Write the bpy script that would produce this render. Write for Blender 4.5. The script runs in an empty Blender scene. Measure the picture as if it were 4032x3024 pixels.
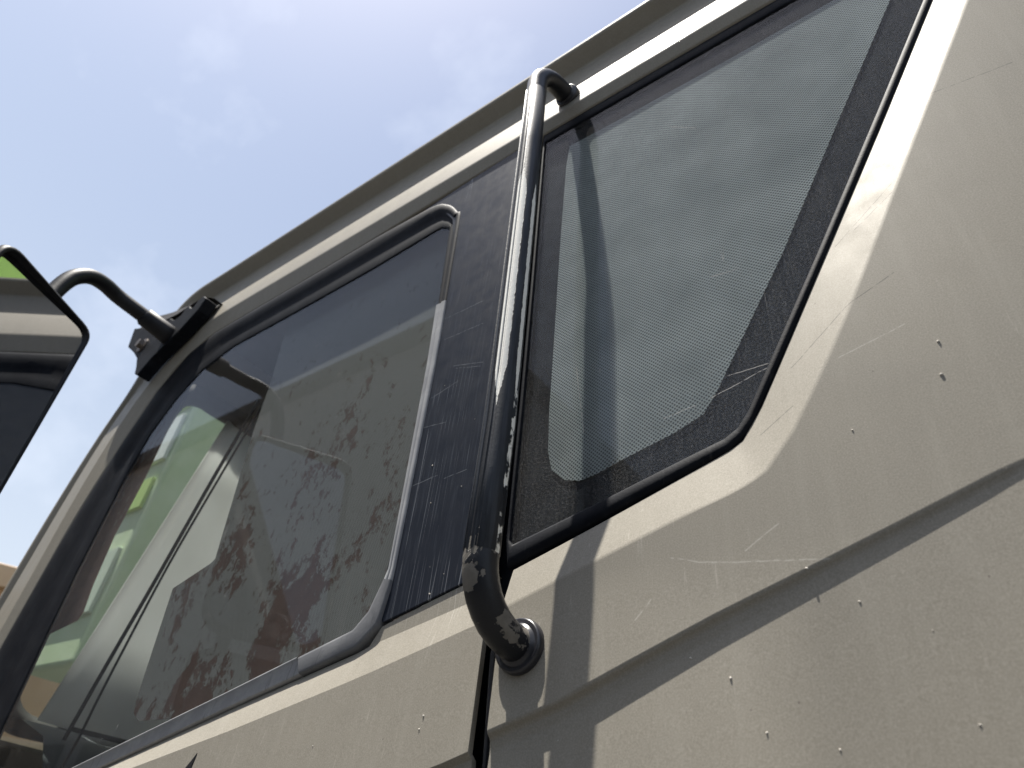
import bpy, bmesh, math, random
from mathutils import Vector, Matrix
R = math.radians
rnd = random.Random(7)
scene = bpy.context.scene
col = scene.collection

# ------------------------------------------------------------------ camera
# x runs to the rear of the truck, y into the cab (side glass lies in y = 0), z up, metres
cd = bpy.data.cameras.new('camera')
cam = bpy.data.objects.new('camera', cd); col.objects.link(cam)
right, down, fwd = Vector((.8026, .5871, .1029)), Vector((-.2963, .5421, -.7863)), Vector((-.5174, .6006, .6092))
fwd.normalize(); right = (right - fwd*right.dot(fwd)).normalized(); up = right.cross(fwd)
cam.matrix_world = Matrix.Translation((0, -.46, 1.70)) @ Matrix((right, up, -fwd)).transposed().to_4x4()
cd.sensor_width = 36; cd.lens = 24; cd.clip_start = .02; cd.clip_end = 3000
cd.dof.use_dof = True; cd.dof.focus_distance = .66; cd.dof.aperture_fstop = 7.5
scene.camera = cam

# ------------------------------------------------------------------ sky, sun, exposure
SUN = Vector((-.156, -.166, .974)).normalized()
world = bpy.data.worlds.new('World'); scene.world = world; world.use_nodes = True
wn = world.node_tree; wn.nodes.clear()
def N(t, kind, **kw):
    n = t.nodes.new(kind)
    for k, v in kw.items(): setattr(n, k, v)
    return n
wo = N(wn, 'ShaderNodeOutputWorld'); bg = N(wn, 'ShaderNodeBackground'); sky = N(wn, 'ShaderNodeTexSky')
sky.sky_type = 'NISHITA'; sky.sun_disc = False
sky.sun_elevation = math.asin(SUN.z); sky.sun_rotation = math.atan2(SUN.x, SUN.y)
sky.air_density = 1.0; sky.dust_density = 1.9; sky.ozone_density = 1.0; sky.altitude = 100
wtc = N(wn, 'ShaderNodeTexCoord'); wmp = N(wn, 'ShaderNodeMapping'); wmp.inputs['Scale'].default_value = (1.6, 2.6, 3.4)
wmp.inputs['Location'].default_value = (.35, .2, .1)
cn = N(wn, 'ShaderNodeTexNoise'); cn.inputs['Scale'].default_value = 2.3; cn.inputs['Detail'].default_value = 7; cn.inputs['Roughness'].default_value = .55
cr = N(wn, 'ShaderNodeValToRGB'); cr.color_ramp.elements[0].position = .57; cr.color_ramp.elements[1].position = .80
cr.color_ramp.elements[0].color = (0, 0, 0, 1); cr.color_ramp.elements[1].color = (.26, .26, .26, 1)
cm = N(wn, 'ShaderNodeMix', data_type='RGBA'); cm.inputs[7].default_value = (6.2, 6.6, 7.4, 1)
L = wn.links.new
L(wtc.outputs['Generated'], wmp.inputs['Vector']); L(wmp.outputs[0], cn.inputs['Vector']); L(cn.outputs['Fac'], cr.inputs[0])
hz = N(wn, 'ShaderNodeSeparateXYZ'); h1 = N(wn, 'ShaderNodeMapRange'); h2 = N(wn, 'ShaderNodeMath', operation='POWER'); hm = N(wn, 'ShaderNodeMix', data_type='RGBA')
h1.inputs[1].default_value = 0; h1.inputs[2].default_value = 1.05; h1.inputs[3].default_value = .95; h1.inputs[4].default_value = 0; h2.inputs[1].default_value = 1.1
hm.inputs[7].default_value = (4.6, 4.95, 5.35, 1)
L(wtc.outputs['Generated'], hz.inputs[0]); L(hz.outputs[2], h1.inputs[0]); L(h1.outputs[0], h2.inputs[0]); L(h2.outputs[0], hm.inputs[0]); L(sky.outputs[0], hm.inputs[6])
L(cr.outputs[0], cm.inputs[0]); L(hm.outputs[2], cm.inputs[6]); L(cm.outputs[2], bg.inputs['Color']); L(bg.outputs[0], wo.inputs[0])
bg.inputs['Strength'].default_value = .082
sd = bpy.data.lights.new('sun', 'SUN'); sd.energy = 5.0; sd.angle = R(.53); sd.color = (1, .955, .88)
sun = bpy.data.objects.new('sun', sd); col.objects.link(sun)
sun.rotation_euler = SUN.to_track_quat('Z', 'Y').to_euler(); sun.location = (-3, -4, 12)
vs = scene.view_settings; vs.view_transform = 'Standard'; vs.look = 'None'; vs.exposure = 1.15; vs.gamma = 1; vs.use_curve_mapping = False

# ------------------------------------------------------------------ helpers
def link(o, parent=None):
    col.objects.link(o)
    if parent is not None:
        o.parent = parent
        o.matrix_parent_inverse = wmat(parent).inverted()
    return o
def wmat(o):
    m = Matrix.Translation(o.location) if o.type == 'EMPTY' else Matrix.Identity(4)
    return m
def mesh_obj(name, vs_, fs, mat, parent=None, smooth=True, bevel=0, ang=20, solid=0, seg=3, sub=0):
    me = bpy.data.meshes.new(name); me.from_pydata([tuple(v) for v in vs_], [], fs); me.update()
    if smooth:
        for p in me.polygons: p.use_smooth = True
    o = bpy.data.objects.new(name, me); me.materials.append(mat); link(o, parent)
    if solid:
        m = o.modifiers.new('s', 'SOLIDIFY'); m.thickness = solid; m.offset = -1
    if bevel:
        m = o.modifiers.new('b', 'BEVEL'); m.width = bevel; m.segments = seg; m.limit_method = 'ANGLE'; m.angle_limit = R(ang); m.harden_normals = True
    if sub:
        m = o.modifiers.new('d', 'SUBSURF'); m.levels = m.render_levels = sub
    return o
def bm_obj(name, bm, mat, parent=None, smooth=True, bevel=0, ang=30, seg=2):
    me = bpy.data.meshes.new(name); bmesh.ops.recalc_face_normals(bm, faces=bm.faces[:]); bm.to_mesh(me); bm.free()
    if smooth:
        for p in me.polygons: p.use_smooth = True
    o = bpy.data.objects.new(name, me); me.materials.append(mat); link(o, parent)
    if bevel:
        m = o.modifiers.new('b', 'BEVEL'); m.width = bevel; m.segments = seg; m.limit_method = 'ANGLE'; m.angle_limit = R(ang); m.harden_normals = True
    return o
def loft(loops, closed=False):
    n = len(loops[0]); vs_ = [p for l in loops for p in l]; fs = []
    for i in range(len(loops)-1):
        for j in range(n if closed else n-1):
            k = (j+1) % n; fs.append((i*n+j, i*n+k, (i+1)*n+k, (i+1)*n+j))
    return vs_, fs
def resample(p, n):
    p = [Vector(q) for q in p]; d = [0]
    for a, b in zip(p, p[1:]): d.append(d[-1]+(b-a).length)
    out = []; j = 0
    for i in range(n):
        t = d[-1]*i/(n-1)
        while j < len(d)-2 and d[j+1] < t: j += 1
        f = (t-d[j])/max(1e-9, d[j+1]-d[j]); out.append(p[j].lerp(p[j+1], min(1, max(0, f))))
    return out
def catmull(p, k=5):
    p = [Vector(q) for q in p]; out = []
    for i in range(len(p)-1):
        a = p[max(0, i-1)]; b = p[i]; c = p[i+1]; d = p[min(len(p)-1, i+2)]
        for s in range(k):
            t = s/k; t2 = t*t; t3 = t2*t
            out.append(.5*((2*b)+(c-a)*t+(2*a-5*b+4*c-d)*t2+(3*b-a-3*c+d)*t3))
    return out+[p[-1]]
def xz(l, y): return [Vector((x, y(x, z) if callable(y) else y, z)) for x, z in l]
def tube(path, r, n=16, cap=True):
    path = [Vector(p) for p in path]; vs_ = []; fs = []
    up_ = Vector((1, 0, 0)); prev = None
    for i, p in enumerate(path):
        t = (path[min(i+1, len(path)-1)]-path[max(i-1, 0)]).normalized()
        if prev is None:
            a = up_ if abs(t.dot(up_)) < .9 else Vector((0, 1, 0)); u = (a-t*a.dot(t)).normalized()
        else: u = (prev-t*prev.dot(t)).normalized()
        prev = u; w = t.cross(u); rr = r[i] if isinstance(r, (list, tuple)) else r
        for k in range(n):
            a = 2*math.pi*k/n; vs_.append(p+(u*math.cos(a)+w*math.sin(a))*rr)
    for i in range(len(path)-1):
        for k in range(n):
            l = (k+1) % n; fs.append((i*n+k, i*n+l, (i+1)*n+l, (i+1)*n+k))
    if cap: fs += [tuple(range(n-1, -1, -1)), tuple(range((len(path)-1)*n, len(path)*n))]
    return vs_, fs
def add_box(bm, c, s, rot=None):
    m = Matrix.Translation(c) @ (rot.to_4x4() if rot else Matrix.Identity(4)) @ Matrix.Diagonal((*s, 1))
    bmesh.ops.create_cube(bm, size=1, matrix=m)
def plate(pts, th, n=Vector((0, 1, 0))):
    a = [Vector(p) for p in pts]; b = [p+n*th for p in a]; k = len(a)
    return a+b, [tuple(range(k)), tuple(range(2*k-1, k-1, -1))]+[(i, i+k, (i+1) % k+k, (i+1) % k) for i in range(k)]
def empty(name, loc, label, cat, group=None):
    o = bpy.data.objects.new(name, None); o.location = loc; o.empty_display_size = .2; col.objects.link(o)
    return tag(o, label, cat, group)
def tag(o, label, cat, group=None):
    o['label'] = label; o['category'] = cat
    if group: o['group'] = group
    return o
def inset(poly, d):
    # push a closed (x, z) outline outward (d > 0)
    n = len(poly); area = sum(poly[i][0]*poly[(i+1) % n][1]-poly[(i+1) % n][0]*poly[i][1] for i in range(n)); s = 1 if area > 0 else -1; out = []
    for i in range(n):
        p, c, q = Vector(poly[i-1]), Vector(poly[i]), Vector(poly[(i+1) % n])
        e1 = (c-p).normalized(); e2 = (q-c).normalized(); m = Vector((e1.y+e2.y, -e1.x-e2.x))
        if m.length < 1e-6: m = Vector((e1.y, -e1.x))
        m.normalize(); k = max(.5, m.dot(Vector((e1.y, -e1.x)))); out.append(tuple(c+m*(s*d/k)))
    return out
def rounded(poly, r, k=5):
    # round the corners of a closed polygon of 2D points; r may be a list
    out = []; n = len(poly)
    for i in range(n):
        p, c, q = Vector(poly[i-1]), Vector(poly[i]), Vector(poly[(i+1) % n]); rr = r[i] if isinstance(r, list) else r
        if rr <= 0: out.append(tuple(c)); continue
        a = c+(p-c).normalized()*min(rr, (p-c).length*.49); b = c+(q-c).normalized()*min(rr, (q-c).length*.49)
        for s in range(k+1):
            t = s/k; out.append(tuple(a.lerp(c, t).lerp(c.lerp(b, t), t)))
    return out

# ------------------------------------------------------------------ materials
class M:
    def __init__(s, name):
        s.m = bpy.data.materials.new(name); s.m.use_nodes = True; s.t = s.m.node_tree; s.t.nodes.clear()
        s.out = N(s.t, 'ShaderNodeOutputMaterial'); s.co = N(s.t, 'ShaderNodeTexCoord').outputs['Object']
    def map(s, sc, rot=(0, 0, 0), src=None):
        n = N(s.t, 'ShaderNodeMapping'); n.inputs['Scale'].default_value = sc; n.inputs['Rotation'].default_value = rot
        s.t.links.new(src or s.co, n.inputs['Vector']); return n.outputs[0]
    def noise(s, sc, detail=4, rough=.55, vec=None, dist=0):
        n = N(s.t, 'ShaderNodeTexNoise'); n.inputs['Scale'].default_value = sc; n.inputs['Detail'].default_value = detail
        n.inputs['Roughness'].default_value = rough; n.inputs['Distortion'].default_value = dist
        s.t.links.new(vec or s.co, n.inputs['Vector']); return n.outputs['Fac']
    def ramp(s, f, a, b, ca=0., cb=1.):
        n = N(s.t, 'ShaderNodeMapRange'); n.inputs[1].default_value = a; n.inputs[2].default_value = b
        n.inputs[3].default_value = ca; n.inputs[4].default_value = cb; s.t.links.new(f, n.inputs[0]); return n.outputs[0]
    def math(s, op, a, b=0., c=None):
        n = N(s.t, 'ShaderNodeMath', operation=op)
        for i, v in enumerate((a, b) if c is None else (a, b, c)):
            if isinstance(v, (int, float)): n.inputs[i].default_value = v
            else: s.t.links.new(v, n.inputs[i])
        return n.outputs[0]
    def sep(s, v=None):
        n = N(s.t, 'ShaderNodeSeparateXYZ'); s.t.links.new(v or s.co, n.inputs[0]); return n.outputs
    def mix(s, f, a, b):
        n = N(s.t, 'ShaderNodeMix', data_type='RGBA')
        for i, v in ((0, f), (6, a), (7, b)):
            if isinstance(v, (int, float)): n.inputs[i].default_value = v
            elif isinstance(v, tuple): n.inputs[i].default_value = (*v, 1)
            else: s.t.links.new(v, n.inputs[i])
        return n.outputs[2]
    def pbr(s, colr, rough=.5, metal=0., bump=None, bstr=.1, bdist=.001, coat=0., crough=.1, spec=.5, out=True):
        p = N(s.t, 'ShaderNodeBsdfPrincipled')
        for k, v in (('Base Color', colr), ('Roughness', rough), ('Metallic', metal), ('Coat Weight', coat), ('Coat Roughness', crough), ('Specular IOR Level', spec)):
            if isinstance(v, tuple): p.inputs[k].default_value = (*v, 1)
            elif isinstance(v, (int, float)): p.inputs[k].default_value = v
            else: s.t.links.new(v, p.inputs[k])
        if bump is not None:
            b = N(s.t, 'ShaderNodeBump'); b.inputs['Strength'].default_value = bstr; b.inputs['Distance'].default_value = bdist
            s.t.links.new(bump, b.inputs['Height']); s.t.links.new(b.outputs[0], p.inputs['Normal'])
        if out: s.t.links.new(p.outputs[0], s.out.inputs[0])
        return p.outputs[0]
    def shmix(s, f, a, b, out=False):
        n = N(s.t, 'ShaderNodeMixShader')
        if isinstance(f, (int, float)): n.inputs[0].default_value = f
        else: s.t.links.new(f, n.inputs[0])
        s.t.links.new(a, n.inputs[1]); s.t.links.new(b, n.inputs[2])
        if out: s.t.links.new(n.outputs[0], s.out.inputs[0])
        return n.outputs[0]
    def voro(s, vec, sc=1, rand=0., feat='F1'):
        n = N(s.t, 'ShaderNodeTexVoronoi', feature=feat); n.inputs['Scale'].default_value = sc; n.inputs['Randomness'].default_value = rand
        s.t.links.new(vec, n.inputs['Vector']); return n.outputs['Distance']
def scratch(m, rot, lo=.004, dens=.6, sc=(60, 1, .9)):
    # sparse long hairlines: thin iso-lines of a stretched noise, kept only where a second noise is high
    v = m.map(sc, (0, rot, 0)); a = m.noise(1.0, 0, .4, v)
    line = m.ramp(m.math('ABSOLUTE', m.math('SUBTRACT', a, .52)), 0, lo, 1, 0)
    keep = m.ramp(m.noise(5, 3, .6), dens, dens+.06); return m.math('MULTIPLY', line, keep)
def hairlines(m, segs, w):
    # single long scratches, each from (x0, z0) to (x1, z1) in metres on the truck's side
    x, _, z = m.sep(); brk = m.ramp(m.noise(160, 3, .7), .36, .52); wob = m.math('MULTIPLY', m.math('SUBTRACT', m.noise(45, 2), .5), .003); tot = None
    for x0, z0, x1, z1 in segs:
        dx, dz = x1-x0, z1-z0; l2 = dx*dx+dz*dz
        px, pz = m.math('SUBTRACT', x, x0), m.math('ADD', m.math('SUBTRACT', z, z0), wob)
        t = N(m.t, 'ShaderNodeClamp'); m.t.links.new(m.math('ADD', m.math('MULTIPLY', px, dx/l2), m.math('MULTIPLY', pz, dz/l2)), t.inputs[0]); t = t.outputs[0]
        ex = m.math('SUBTRACT', px, m.math('MULTIPLY', t, dx)); ez = m.math('SUBTRACT', pz, m.math('MULTIPLY', t, dz))
        d = m.math('SQRT', m.math('ADD', m.math('MULTIPLY', ex, ex), m.math('MULTIPLY', ez, ez))); k = m.ramp(d, w*.4, w, 1, 0)
        tot = k if tot is None else m.math('MAXIMUM', tot, k)
    return m.math('MULTIPLY', tot, brk)
SCR_DARK = [(-0.1, 2.068, -0.049, 2.106), (-0.049, 2.106, -0.011, 2.123), (-0.046, 2.185, 0.009, 2.224), (-0.028, 2.192, 0.007, 2.212), (0.044, 2.319, 0.121, 2.308), (-0.131, 2.013, -0.103, 2.028)]
SCR_PALE = [(-0.207, 1.921, -0.186, 1.914), (-0.186, 1.914, -0.14, 1.907), (-0.176, 1.912, -0.097, 1.901), (-0.151, 1.917, -0.126, 1.932), (-0.237, 1.878, -0.224, 1.891), (-0.323, 1.886, -0.317, 1.863), (-0.063, 2.058, -0.015, 2.07)]
SCR_PILLAR = [(-0.491, 2.228, -0.443, 2.215), (-0.486, 2.222, -0.446, 2.21), (-0.519, 2.284, -0.454, 2.283), (-0.527, 2.325, -0.461, 2.326), (-0.519, 2.064, -0.482, 2.069), (-0.471, 2.062, -0.44, 2.065), (-0.521, 2.144, -0.486, 2.141), (-0.522, 2.187, -0.478, 2.199)]
SCR_GLASS = [(-0.214, 2.059, -0.185, 2.063), (-0.17, 2.066, -0.119, 2.08), (-0.156, 2.084, -0.119, 2.084), (-0.159, 2.211, -0.131, 2.208), (-0.189, 2.502, -0.157, 2.471), (-0.311, 2.156, -0.298, 2.071)]
def spots(m, sc, size, keep=.75):
    n = N(m.t, 'ShaderNodeTexVoronoi'); n.inputs['Scale'].default_value = sc; m.t.links.new(m.map((1, .1, 1)), n.inputs['Vector'])
    d = m.ramp(n.outputs['Distance'], size*.6, size, 1, 0); w = m.sep(n.outputs['Color'])[0]
    return m.math('MULTIPLY', d, m.ramp(w, keep, keep+.01))

def paint():
    m = M('beige_metallic_paint')
    big = m.noise(3.2, 4); streak = m.noise(1, 5, .6, m.map((70, 70, 5))); fine = m.noise(850, 3, .6)
    c = m.mix(m.ramp(big, .3, .7), (.222, .206, .171), (.245, .225, .185))
    c = m.mix(m.ramp(fine, .38, .72, 0, .5), c, (.40, .375, .325))
    c = m.mix(m.ramp(streak, .5, .75, 0, .3), c, (.33, .31, .265))
    c = m.mix(m.ramp(m.noise(9, 5, .65), .55, .8, 0, .22), c, (.17, .158, .135))
    sc1 = scratch(m, R(35)); sc2 = scratch(m, R(-20), .003, .62); sc3 = scratch(m, R(80), .004, .6, (70, 1, 1.4))
    c = m.mix(m.math('MULTIPLY', m.math('MAXIMUM', sc1, sc3), .45), c, (.55, .53, .48)); c = m.mix(m.math('MULTIPLY', sc2, .5), c, (.12, .11, .1))
    c = m.mix(m.math('MULTIPLY', hairlines(m, SCR_DARK, .0006), .75), c, (.09, .08, .07)); c = m.mix(m.math('MULTIPLY', hairlines(m, SCR_PALE, .0007), .4), c, (.52, .5, .45))
    drip = m.math('MULTIPLY', m.ramp(m.noise(1, 3, .6, m.map((260, 260, 22))), .64, .70), m.ramp(m.noise(6, 3), .52, .62))
    c = m.mix(m.math('MULTIPLY', drip, .28), c, (.5, .47, .41))
    c = m.mix(m.math('MULTIPLY', spots(m, 70, .06, .9), .8), c, (.12, .10, .085))
    rgh = m.ramp(m.noise(40, 4), .3, .7, .50, .62)
    m.pbr(c, rgh, .05, bump=m.math('ADD', m.noise(1500, 2, .5), m.math('MULTIPLY', m.noise(300, 3), .3)), bstr=.12, bdist=.0004, coat=.07, crough=.13, spec=.14)
    return m.m
PAINT = paint()
def rubber(name='black_rubber', c0=(.004, .005, .008), c1=(.013, .015, .019), rough=.62):
    m = M(name); f = m.ramp(m.noise(28, 6, .65), .45, .8)
    c = m.mix(f, c0, c1); c = m.mix(m.math('MULTIPLY', m.ramp(m.noise(1, 4, .6, m.map((180, 180, 14))), .6, .75), .5), c, (.04, .04, .042))
    m.pbr(c, rough, spec=.1, bump=m.noise(420, 3), bstr=.25, bdist=.0006); return m.m
RUBBER = rubber()
GREYRUB = rubber('weathered_grey_rubber', (.28, .285, .295), (.40, .405, .41), .6)
def bpanel():
    m = M('dark_satin_pillar_film')
    c = m.mix(m.ramp(m.noise(1, 5, .65, m.map((420, 420, 18))), .5, .78), (.012, .015, .023), (.036, .042, .055))
    c = m.mix(m.math('MULTIPLY', m.ramp(m.noise(1, 3, .6, m.map((300, 300, 26))), .68, .72), .08), c, (.3, .3, .3))
    c = m.mix(m.math('MULTIPLY', m.math('MAXIMUM', scratch(m, R(55), .004, .55), scratch(m, R(68), .006, .55, (45, 1, .8))), .55), c, (.34, .36, .39))
    c = m.mix(m.math('MULTIPLY', hairlines(m, SCR_PILLAR, .0005), .32), c, (.34, .36, .38))
    c = m.mix(m.math('MULTIPLY', spots(m, 75, .04, .92), .7), c, (.42, .42, .41))
    m.pbr(c, m.ramp(m.noise(50, 4), .3, .7, .34, .46), bump=m.noise(500, 3), bstr=.1, bdist=.0003, spec=.16); return m.m
BPANEL = bpanel()
def glass(name, tint, dust, dlo=.42, dhi=.85, streaky=.5, refl=.022, scr=None):
    m = M(name)
    tr = N(m.t, 'ShaderNodeBsdfTransparent'); tr.inputs[0].default_value = (*tint, 1)
    gl = N(m.t, 'ShaderNodeBsdfAnisotropic'); gl.inputs['Roughness'].default_value = .012; gl.inputs[0].default_value = (.93, .95, 1, 1)
    lw = N(m.t, 'ShaderNodeLayerWeight'); lw.inputs[0].default_value = .5
    fac = m.math('ADD', refl, m.math('MULTIPLY', m.math('POWER', lw.outputs['Facing'], 5.), .42))
    base = m.shmix(fac, tr.outputs[0], gl.outputs[0])
    df = N(m.t, 'ShaderNodeBsdfDiffuse'); df.inputs[0].default_value = (.52, .50, .47, 1)
    grain = m.ramp(m.noise(420, 4, .7), .46, .72); cloud = m.ramp(m.noise(7, 5, .6), .25, .8, dlo, dhi)
    st = m.ramp(m.noise(1, 4, .65, m.map((190, 190, 9))), .45, .78)
    f = m.math('MULTIPLY', cloud, m.math('ADD', m.math('MULTIPLY', grain, 1.1), .25))
    f = m.math('MULTIPLY', f, m.math('ADD', 1-streaky*.5, m.math('MULTIPLY', st, streaky)))
    f = m.math('MULTIPLY', f, dust)
    worm = m.math('MULTIPLY', m.ramp(m.noise(1, 3, .6, m.map((300, 300, 40))), .69, .72), m.ramp(m.noise(9, 3), .48, .6))
    sp = spots(m, 95, .035, .8)
    f = m.math('MAXIMUM', f, m.math('MULTIPLY', m.math('MAXIMUM', worm, m.math('MAXIMUM', sp, scratch(m, R(62), .003, .56))), .42))
    if scr: f = m.math('MAXIMUM', f, m.math('MULTIPLY', hairlines(m, scr, .0006), .6))
    m.shmix(f, base, df.outputs[0], True); return m.m
def inner_glass():
    m = M('clean_inner_glass'); tr = N(m.t, 'ShaderNodeBsdfTransparent'); tr.inputs[0].default_value = (.96, .97, .97, 1)
    gl = N(m.t, 'ShaderNodeBsdfAnisotropic'); gl.inputs['Roughness'].default_value = .02; m.shmix(.012, tr.outputs[0], gl.outputs[0], True); return m.m
INNER = inner_glass()
def pane(o):
    o.data.materials.append(INNER)
    for i, p in enumerate(o.data.polygons): p.material_index = 0 if i == 0 else 1
    return o
DOORGLASS = glass('dusty_door_glass', (.80, .82, .81), .09, refl=.034)
QGLASS = glass('dusty_quarter_glass', (.88, .91, .91), .19, refl=.014, scr=SCR_GLASS)
CLEARGLASS = glass('windscreen_glass', (.84, .9, .87), .12)
def film():
    m = M('perforated_film'); v = m.map((330, 0, 330), (0, R(45), 0))
    d = m.ramp(m.voro(v), .27, .40, 1, 0); blotch = m.ramp(m.noise(8, 4, .6), .3, .75)
    c = m.mix(blotch, (.23, .247, .246), (.42, .437, .432)); c = m.mix(m.math('MULTIPLY', d, .9), c, (.012, .016, .02))
    m.pbr(c, .95, spec=.02); return m.m
FILM = film()
def frit():
    m = M('black_frit'); m.pbr(m.mix(m.ramp(m.noise(40, 4), .4, .8), (.010, .011, .014), (.022, .024, .029)), .95, spec=.02); return m.m
FRIT = frit()
def netting(name, stain, hole, c_thread, b0=(.026, .011, .008), b1=(.075, .033, .024)):
    m = M(name); v = m.map((440, 0, 440), (0, R(32), 0))
    d = m.ramp(m.voro(v), .22, .42, 1, 0)
    z = m.sep()[2]
    st = m.noise(6.5, 6, .7, m.map((1.3, 1, .75), (0, R(-25), 0)), .25); st = m.math('ADD', m.math('MULTIPLY', st, .62), m.math('MULTIPLY', m.noise(1, 5, .75, m.map((55, 1, 38), (0, R(-25), 0))), .38)); bias = m.ramp(z, 1.8, 2.55, .105, -.06)
    s = m.ramp(m.math('ADD', st, bias), stain, stain+.03)
    speck = m.ramp(m.noise(1, 4, .7, m.map((46, 1, 30), (0, R(-25), 0))), .60, .66); s = m.math('MAXIMUM', s, m.math('MULTIPLY', speck, .8))
    c = m.mix(s, c_thread, m.mix(m.noise(60, 4), b0, b1))
    p = m.pbr(c, .85, out=False); tr = N(m.t, 'ShaderNodeBsdfTransparent')
    op = m.math('MAXIMUM', m.math('SUBTRACT', 1., m.math('MULTIPLY', d, hole)), m.math('MULTIPLY', s, .93))
    m.shmix(op, tr.outputs[0], p, True); return m.m
NET = netting('stained_mesh_fabric', .565, .62, (.15, .15, .147))
NET2 = netting('brown_mesh_fabric', .44, .12, (.42, .34, .29), (.24, .135, .10), (.42, .26, .2))
def simple(name, c0, c1, rough=.6, sc=12, metal=0., bsc=200, bstr=.15, coat=0., bd=.001, spec=.5):
    m = M(name); m.pbr(m.mix(m.ramp(m.noise(sc, 5, .6), .3, .72), c0, c1), rough, metal, bump=m.noise(bsc, 3), bstr=bstr, bdist=bd, coat=coat, spec=spec); return m.m
PLASTIC = simple('black_plastic', (.007, .007, .009), (.016, .016, .018), .5, 30, spec=.25)
STEEL = simple('bolt_steel', (.10, .085, .075), (.2, .17, .15), .5, 60, .6)
TRIM = simple('grey_interior_trim', (.05, .048, .046), (.085, .082, .078), .75, 14)
HEADLINER = simple('headliner_cloth', (.07, .07, .068), (.11, .108, .102), .95, 20)
DASH = simple('dash_plastic', (.035, .045, .048), (.06, .07, .072), .6, 18)
def shade():
    m = M('grey_windscreen_shade'); c = m.mix(m.ramp(m.noise(9, 4), .3, .7), (.80, .79, .775), (.86, .85, .84)); p = m.pbr(c, .8, out=False)
    t = N(m.t, 'ShaderNodeBsdfTranslucent'); m.t.links.new(c, t.inputs[0]); m.shmix(.6, p, t.outputs[0], True); return m.m
SHADE = shade()
SEATC = simple('seat_cloth', (.02, .022, .03), (.05, .05, .06), .95, 40)
SAND = simple('dusty_asphalt', (.04, .04, .04), (.07, .068, .064), .95, .6, 0, 14, .6, bd=.03)
STUCCO = simple('ochre_stucco', (.50, .31, .16), (.62, .40, .22), .92, .8, 0, 60, .5, bd=.01)
CAP = simple('pale_stucco', (.58, .40, .24), (.68, .5, .32), .9, 1.2, 0, 60, .5, bd=.01)
LIME = simple('lime_paint', (.20, .38, .035), (.27, .46, .06), .4, 4, 0, 90, .1, .3)
WHITEP = simple('white_paint', (.68, .68, .66), (.78, .78, .75), .45, 6)
TYRE = simple('tyre_rubber', (.015, .015, .015), (.04, .038, .035), .85, 20)
RIM = simple('rim_paint', (.35, .34, .32), (.48, .46, .43), .45, 10, .4)
PANE = simple('dark_pane', (.02, .025, .03), (.04, .045, .05), .08, 3)
BARK = simple('bark', (.10, .075, .05), (.18, .14, .1), .95, 20)
LEAF = simple('leaf', (.06, .10, .025), (.12, .17, .05), .7, 8)
MUD = simple('dried_mud', (.42, .39, .34), (.58, .55, .5), .95, 300)
MIRRORMAT = M('mirror_silver'); MIRRORMAT.pbr(MIRRORMAT.mix(MIRRORMAT.math('MAXIMUM', MIRRORMAT.math('MULTIPLY', spots(MIRRORMAT, 120, .05, .7), .5), MIRRORMAT.ramp(MIRRORMAT.noise(500, 3), .62, .8, 0, .25)), (.66, .67, .69), (.3, .3, .29)), .03, 1.0); MIRRORMAT = MIRRORMAT.m

# ------------------------------------------------------------------ setting
def grid_obj(name, x0, x1, y0, y1, n, zf, mat):
    vs_ = [(x0+(x1-x0)*i/n, y0+(y1-y0)*j/n, zf(x0+(x1-x0)*i/n, y0+(y1-y0)*j/n)) for j in range(n+1) for i in range(n+1)]
    return mesh_obj(name, vs_, [(j*(n+1)+i, j*(n+1)+i+1, (j+1)*(n+1)+i+1, (j+1)*(n+1)+i) for j in range(n) for i in range(n)], mat)
g = grid_obj('ground', -1200, 1200, -1200, 1200, 60, lambda x, y: 0, SAND); g['kind'] = 'structure'

# ------------------------------------------------------------------ the cab
BASE = Vector((-.6, 1.15, 0))
cab = empty('truck_cab', BASE, 'dusty beige metallic truck cab with black pillar panel and side windows', 'truck')
YP = lambda x, z: -.013-.05*max(0., 1.9-z)

# --- roof edge and A-pillar: one drip-rail section swept along the roof side and down the pillar
def rail(l, ys):
    return catmull([Vector((x, y, z)) for (x, z), y in zip(l, ys)], 6)
ys = lambda a, b: [a]*6+[a*.6+b*.4, a*.3+b*.7]+[b]*6
LIP = rail([(1.0, 2.868), (.2, 2.867), (-.45, 2.867), (-.95, 2.870), (-1.35, 2.874), (-1.474, 2.875), (-1.548, 2.867), (-1.588, 2.835), (-1.602, 2.74), (-1.612, 2.60), (-1.648, 2.48), (-1.676, 2.32), (-1.694, 2.10), (-1.73, 1.5)], ys(-.012, .0))
LIPB = rail([(1.0, 2.860), (.2, 2.859), (-.45, 2.859), (-.95, 2.862), (-1.35, 2.866), (-1.47, 2.866), (-1.541, 2.859), (-1.580, 2.829), (-1.593, 2.735), (-1.604, 2.597), (-1.640, 2.477), (-1.668, 2.32), (-1.686, 2.10), (-1.722, 1.5)], ys(-.012, -.001))
CHAN = rail([(1.0, 2.835), (.2, 2.834), (-.45, 2.834), (-.95, 2.836), (-1.35, 2.838), (-1.45, 2.834), (-1.515, 2.815), (-1.556, 2.765), (-1.578, 2.70), (-1.598, 2.60), (-1.632, 2.475), (-1.657, 2.32), (-1.672, 2.10), (-1.708, 1.5)], ys(.013, .010))
MIDL = rail([(1.0, 2.778), (.2, 2.778), (-.45, 2.778), (-.95, 2.779), (-1.30, 2.780), (-1.39, 2.772), (-1.455, 2.748), (-1.505, 2.705), (-1.545, 2.655), (-1.583, 2.585), (-1.622, 2.465), (-1.645, 2.31), (-1.660, 2.10), (-1.696, 1.5)], ys(.009, .006))
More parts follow.
